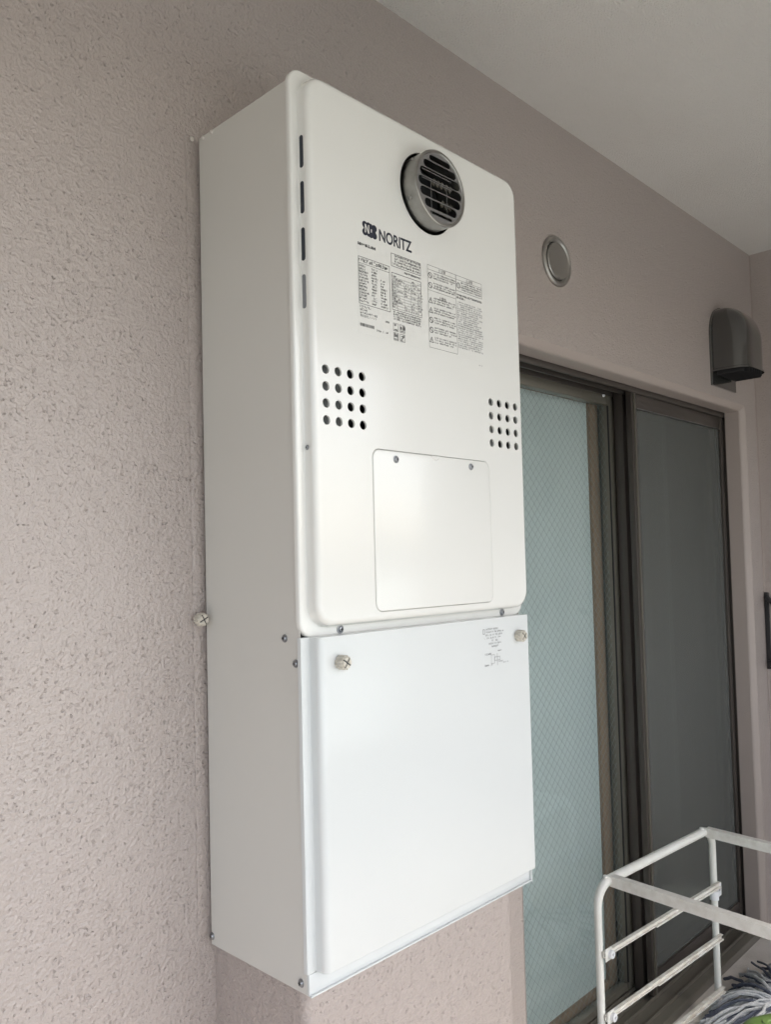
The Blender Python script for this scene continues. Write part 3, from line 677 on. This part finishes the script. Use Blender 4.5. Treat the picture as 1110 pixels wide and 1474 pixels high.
# ================================================================== white rack
P0 = Vector((1.030, -.030, 0)); U = Vector((.5600, -.0386, 0)); Lr = U.length; U.normalize(); V = Vector((-.094, -.9956, 0)); RZ = -.668; TR = .0092
RK = thing('storage_rack', 'white tubular steel rack with chipped slats standing before the window', 'rack', (1.25, -.4, ZF))
def end_frame(org, flip):
    def P(a, z, q=0): return org + U * a + V * q + Vector((0, 0, z))
    rr = .050; path = [P(0, ZF + .012), P(0, -1.0), P(0, RZ - rr - .05)]
    for k in range(9): t = rad(90 * k / 8); path.append(P(rr - rr * math.cos(t), RZ - rr + rr * math.sin(t)))
    path += [P(Lr * .5, RZ)]
    for k in range(9): t = rad(90 * k / 8); path.append(P(Lr - rr + rr * math.sin(t), RZ - rr + rr * math.cos(t)))
    path += [P(Lr, RZ - rr - .05), P(Lr, -1.0), P(Lr, ZF + .012)]
    rsl = [TR * (1.0 + .22 * min(max((p_.z - (RZ - rr)) / rr, 0), 1)) for p_ in path]; t_ = MB(); t_.tube(path, TR, 16, rs=rsl); ef = t_.build('end_frame', M_rack, RK)
    for a in (0, Lr):
        f_ = MB(); f_.lathe([(.0001, -.030), (TR + .0005, -.030), (TR + .0022, -.026), (TR + .0026, .0), (TR + .0010, .0115), (.0001, .0116)], 16, tuple(P(a, ZF + .012)), 'z'); f_.build('foot_cap', M_plastic, ef)
    for z in (-.820, -.962, -1.104):
        s1 = MB()
        def bar(a0, a1, z0, z1, q0, q1):
            vs = [P(a, zz, q) for a in (a0, a1) for zz in (z0, z1) for q in (q0, q1)]
            s1.add([tuple(v_) for v_ in vs], [(0, 1, 3, 2), (4, 6, 7, 5), (0, 4, 5, 1), (2, 3, 7, 6), (0, 2, 6, 4), (1, 5, 7, 3)])
        qb = TR if not flip else -TR - .004
        bar(-.004, Lr + .006, z - .0045, z + .0045, qb, qb + .004)
        bar(-.004, Lr + .006, z + .0046, z + .0064, qb, qb + .009)
        bar(Lr * .40, Lr + .006, z - .0085, z - .0046, qb + .0002, qb + .010)
        bar(-.004, Lr * .40 - .0004, z - .0066, z - .0046, qb + .0002, qb + .008)
        s1.build('slat', M_slat, RK, smooth=False)
    return P
PA = end_frame(P0, False); LV = .86; PB = end_frame(P0 + V * LV, True)
for a in (.046, Lr - .046):
    t_ = MB()
    def lbar(a0, a1, z0, z1, q0, q1):
        vs = [PA(aa, zz, q) for aa in (a0, a1) for zz in (z0, z1) for q in (q0, q1)]
        t_.add([tuple(v_) for v_ in vs], [(0, 1, 3, 2), (4, 6, 7, 5), (0, 4, 5, 1), (2, 3, 7, 6), (0, 2, 6, 4), (1, 5, 7, 3)])
    lbar(a - .0010, a + .0010, RZ - .013, RZ + .011, TR * .6, LV - TR * .6)
    lbar(a + .0012, a + .0190, RZ + .0090, RZ + .0108, TR * .6, LV - TR * .6)
    t_.build('top_bar', M_rackbar, RK, smooth=False)
    for q in (0, LV):
        c_ = MB(); c_.lathe([(.0001, -.0045), (.0052, -.0045), (.0060, -.003), (.0056, .0), (.002, .0012)], 14, tuple(PA(a - .010, RZ + TR, q)), 'z'); c_.build('bolt_head', M_rack, RK)
# clips on the posts
def clip(a, z):
    c_ = MB(); p0_ = PA(a + .016, z, TR + .0045)
    c_.box(p0_.x - .016, p0_.x + .012, p0_.y - .003, p0_.y, p0_.z - .014, p0_.z + .014, .001); cl = c_.build('clip_plate', M_rack, RK)
    d_ = MB(); d_.lathe([(.0095, 0), (.0095, .008), (.0080, .0095), (.0045, .0095), (.0040, .006)], 20, (p0_.x + .002, p0_.y - .003, p0_.z)); d_.build('bush', M_plastic, cl)
    e_ = MB(); e_.lathe([(.0001, .0058), (.0044, .0058)], 14, (p0_.x + .002, p0_.y - .003, p0_.z)); e_.build('bush_bore', M_recess, cl, smooth=False)
clip(.0, -.823); clip(.0, -.965)
c_ = MB(); q_ = PA(Lr, -.852, 0); c_.lathe([(TR + .0002, -.012), (TR + .003, -.012), (TR + .003, .012), (TR + .0002, .012)], 18, tuple(q_), 'z')
c_.box(q_.x + TR, q_.x + .042, q_.y - .004, q_.y + .004, q_.z - .012, q_.z + .024, .002); cb = c_.build('side_clamp', M_plastic, RK)
e_ = MB(); e_.lathe([(.0001, .0), (.0055, .0)], 14, (q_.x + .028, q_.y - .0043, q_.z + .008)); e_.build('clamp_bore', M_inkg, cb, smooth=False)

# ================================================================== mop and tub
MP = thing('string_mop', 'string mop with blue and white yarn lying on the floor by the sill', 'mop', (1.60, -.20, ZF))
hd = Vector((1.60, -.235, ZF + .075))
sw, sb = MB(), MB()
ends = []
for i in range(190):
    f = random.random()
    an = rad(12 + 165 * f)                       # fan from the corner towards the rack post
    ln = random.uniform(.17, .31)
    if f < .35: ln *= 1.35
    tgt = hd + Vector((math.cos(an) * ln * 1.0, math.sin(an) * ln * .62, 0))
    tgt.y = min(tgt.y, -.012); tgt.z = ZF + random.uniform(.004, .03)
    mid = hd.lerp(tgt, random.uniform(.3, .5)); mid.z = hd.z + random.uniform(-.02, .045)
    mid2 = hd.lerp(tgt, random.uniform(.65, .85)) + Vector((random.uniform(-.02, .02), random.uniform(-.02, .02), 0)); mid2.z = ZF + random.uniform(.02, .075)
    mid2.y = min(mid2.y, -.012)
    st = hd + Vector((random.uniform(-.02, .02), random.uniform(-.02, .02), random.uniform(-.02, .01)))
    pts = []
    c4 = [st, mid, mid2, tgt]
    for k in range(11):
        t = k / 10; u = 1 - t
        pts.append(c4[0] * u ** 3 + c4[1] * 3 * u * u * t + c4[2] * 3 * u * t * t + c4[3] * t ** 3 + Vector((random.uniform(-1, 1), random.uniform(-1, 1), random.uniform(-.3, .6))) * .0045)
    (sw if random.random() < .72 else sb).tube(pts, random.uniform(.0032, .0048), 6)
tag(sw.build('white_yarn', M_strw, MP, fixn=False), kind='stuff'); tag(sb.build('blue_yarn', M_strb, MP, fixn=False), kind='stuff')
b = MB(); b.box(hd.x - .035, hd.x + .055, hd.y - .03, hd.y + .012, hd.z - .018, hd.z + .022, .006); b.build('clamp', M_blackmetal, MP)
b = MB(); b.tube([hd + Vector((.02, -.02, .0)), Vector((1.95, -.75, -.45)), Vector((2.255, -1.22, .05))], .011, 12); b.build('handle', M_handle, MP)

TB = thing('plastic_tub', 'glossy green plastic tub turned upside down beside the mop', 'tub', (1.36, -.36, ZF))
b = MB(); loops = []
cx_, cy_, hz = 1.368, -.372, .172
def rl(hx, hy, r0, z, ang=rad(-30)):
    l = []
    for sx, sy, a0 in ((1, 1, 0), (-1, 1, 90), (-1, -1, 180), (1, -1, 270)):
        for k in range(9):
            t = rad(a0 + 90 * k / 8); x = sx * (hx - r0) + r0 * math.cos(t); y = sy * (hy - r0) + r0 * math.sin(t)
            l.append((cx_ + x * math.cos(ang) - y * math.sin(ang), cy_ + x * math.sin(ang) + y * math.cos(ang), z))
    return l
loops = [rl(.168, .132, .06, ZF + .001), rl(.171, .135, .06, ZF + .006), rl(.168, .132, .06, ZF + .011), rl(.160, .124, .06, ZF + .013)]
for k in range(1, 5): f = k / 4; loops.append(rl(.160 - .018 * f, .124 - .018 * f, .06, ZF + .013 + (hz - .05 - .013) * f))
for k in range(1, 9): t = rad(90 * k / 8); loops.append(rl(.142 - .045 * (1 - math.cos(t)), .106 - .045 * (1 - math.cos(t)), .058 - .04 * (1 - math.cos(t)), ZF + hz - .05 + .05 * math.sin(t)))
b.loft(loops, True, False, True); b.build('tub_body', M_green, TB, angle=40)
b = MB(); l1 = rl(.092, .056, .016, ZF + hz + .0005); l2 = rl(.090, .054, .015, ZF + hz + .004); l3 = rl(.082, .046, .012, ZF + hz + .004); l4 = rl(.080, .044, .012, ZF + hz + .0005); b.loft([l1, l2, l3, l4]); b.build('foot_ring', M_green, TB)

for o in bpy.data.objects:
    if '_c' in o: del o['_c']
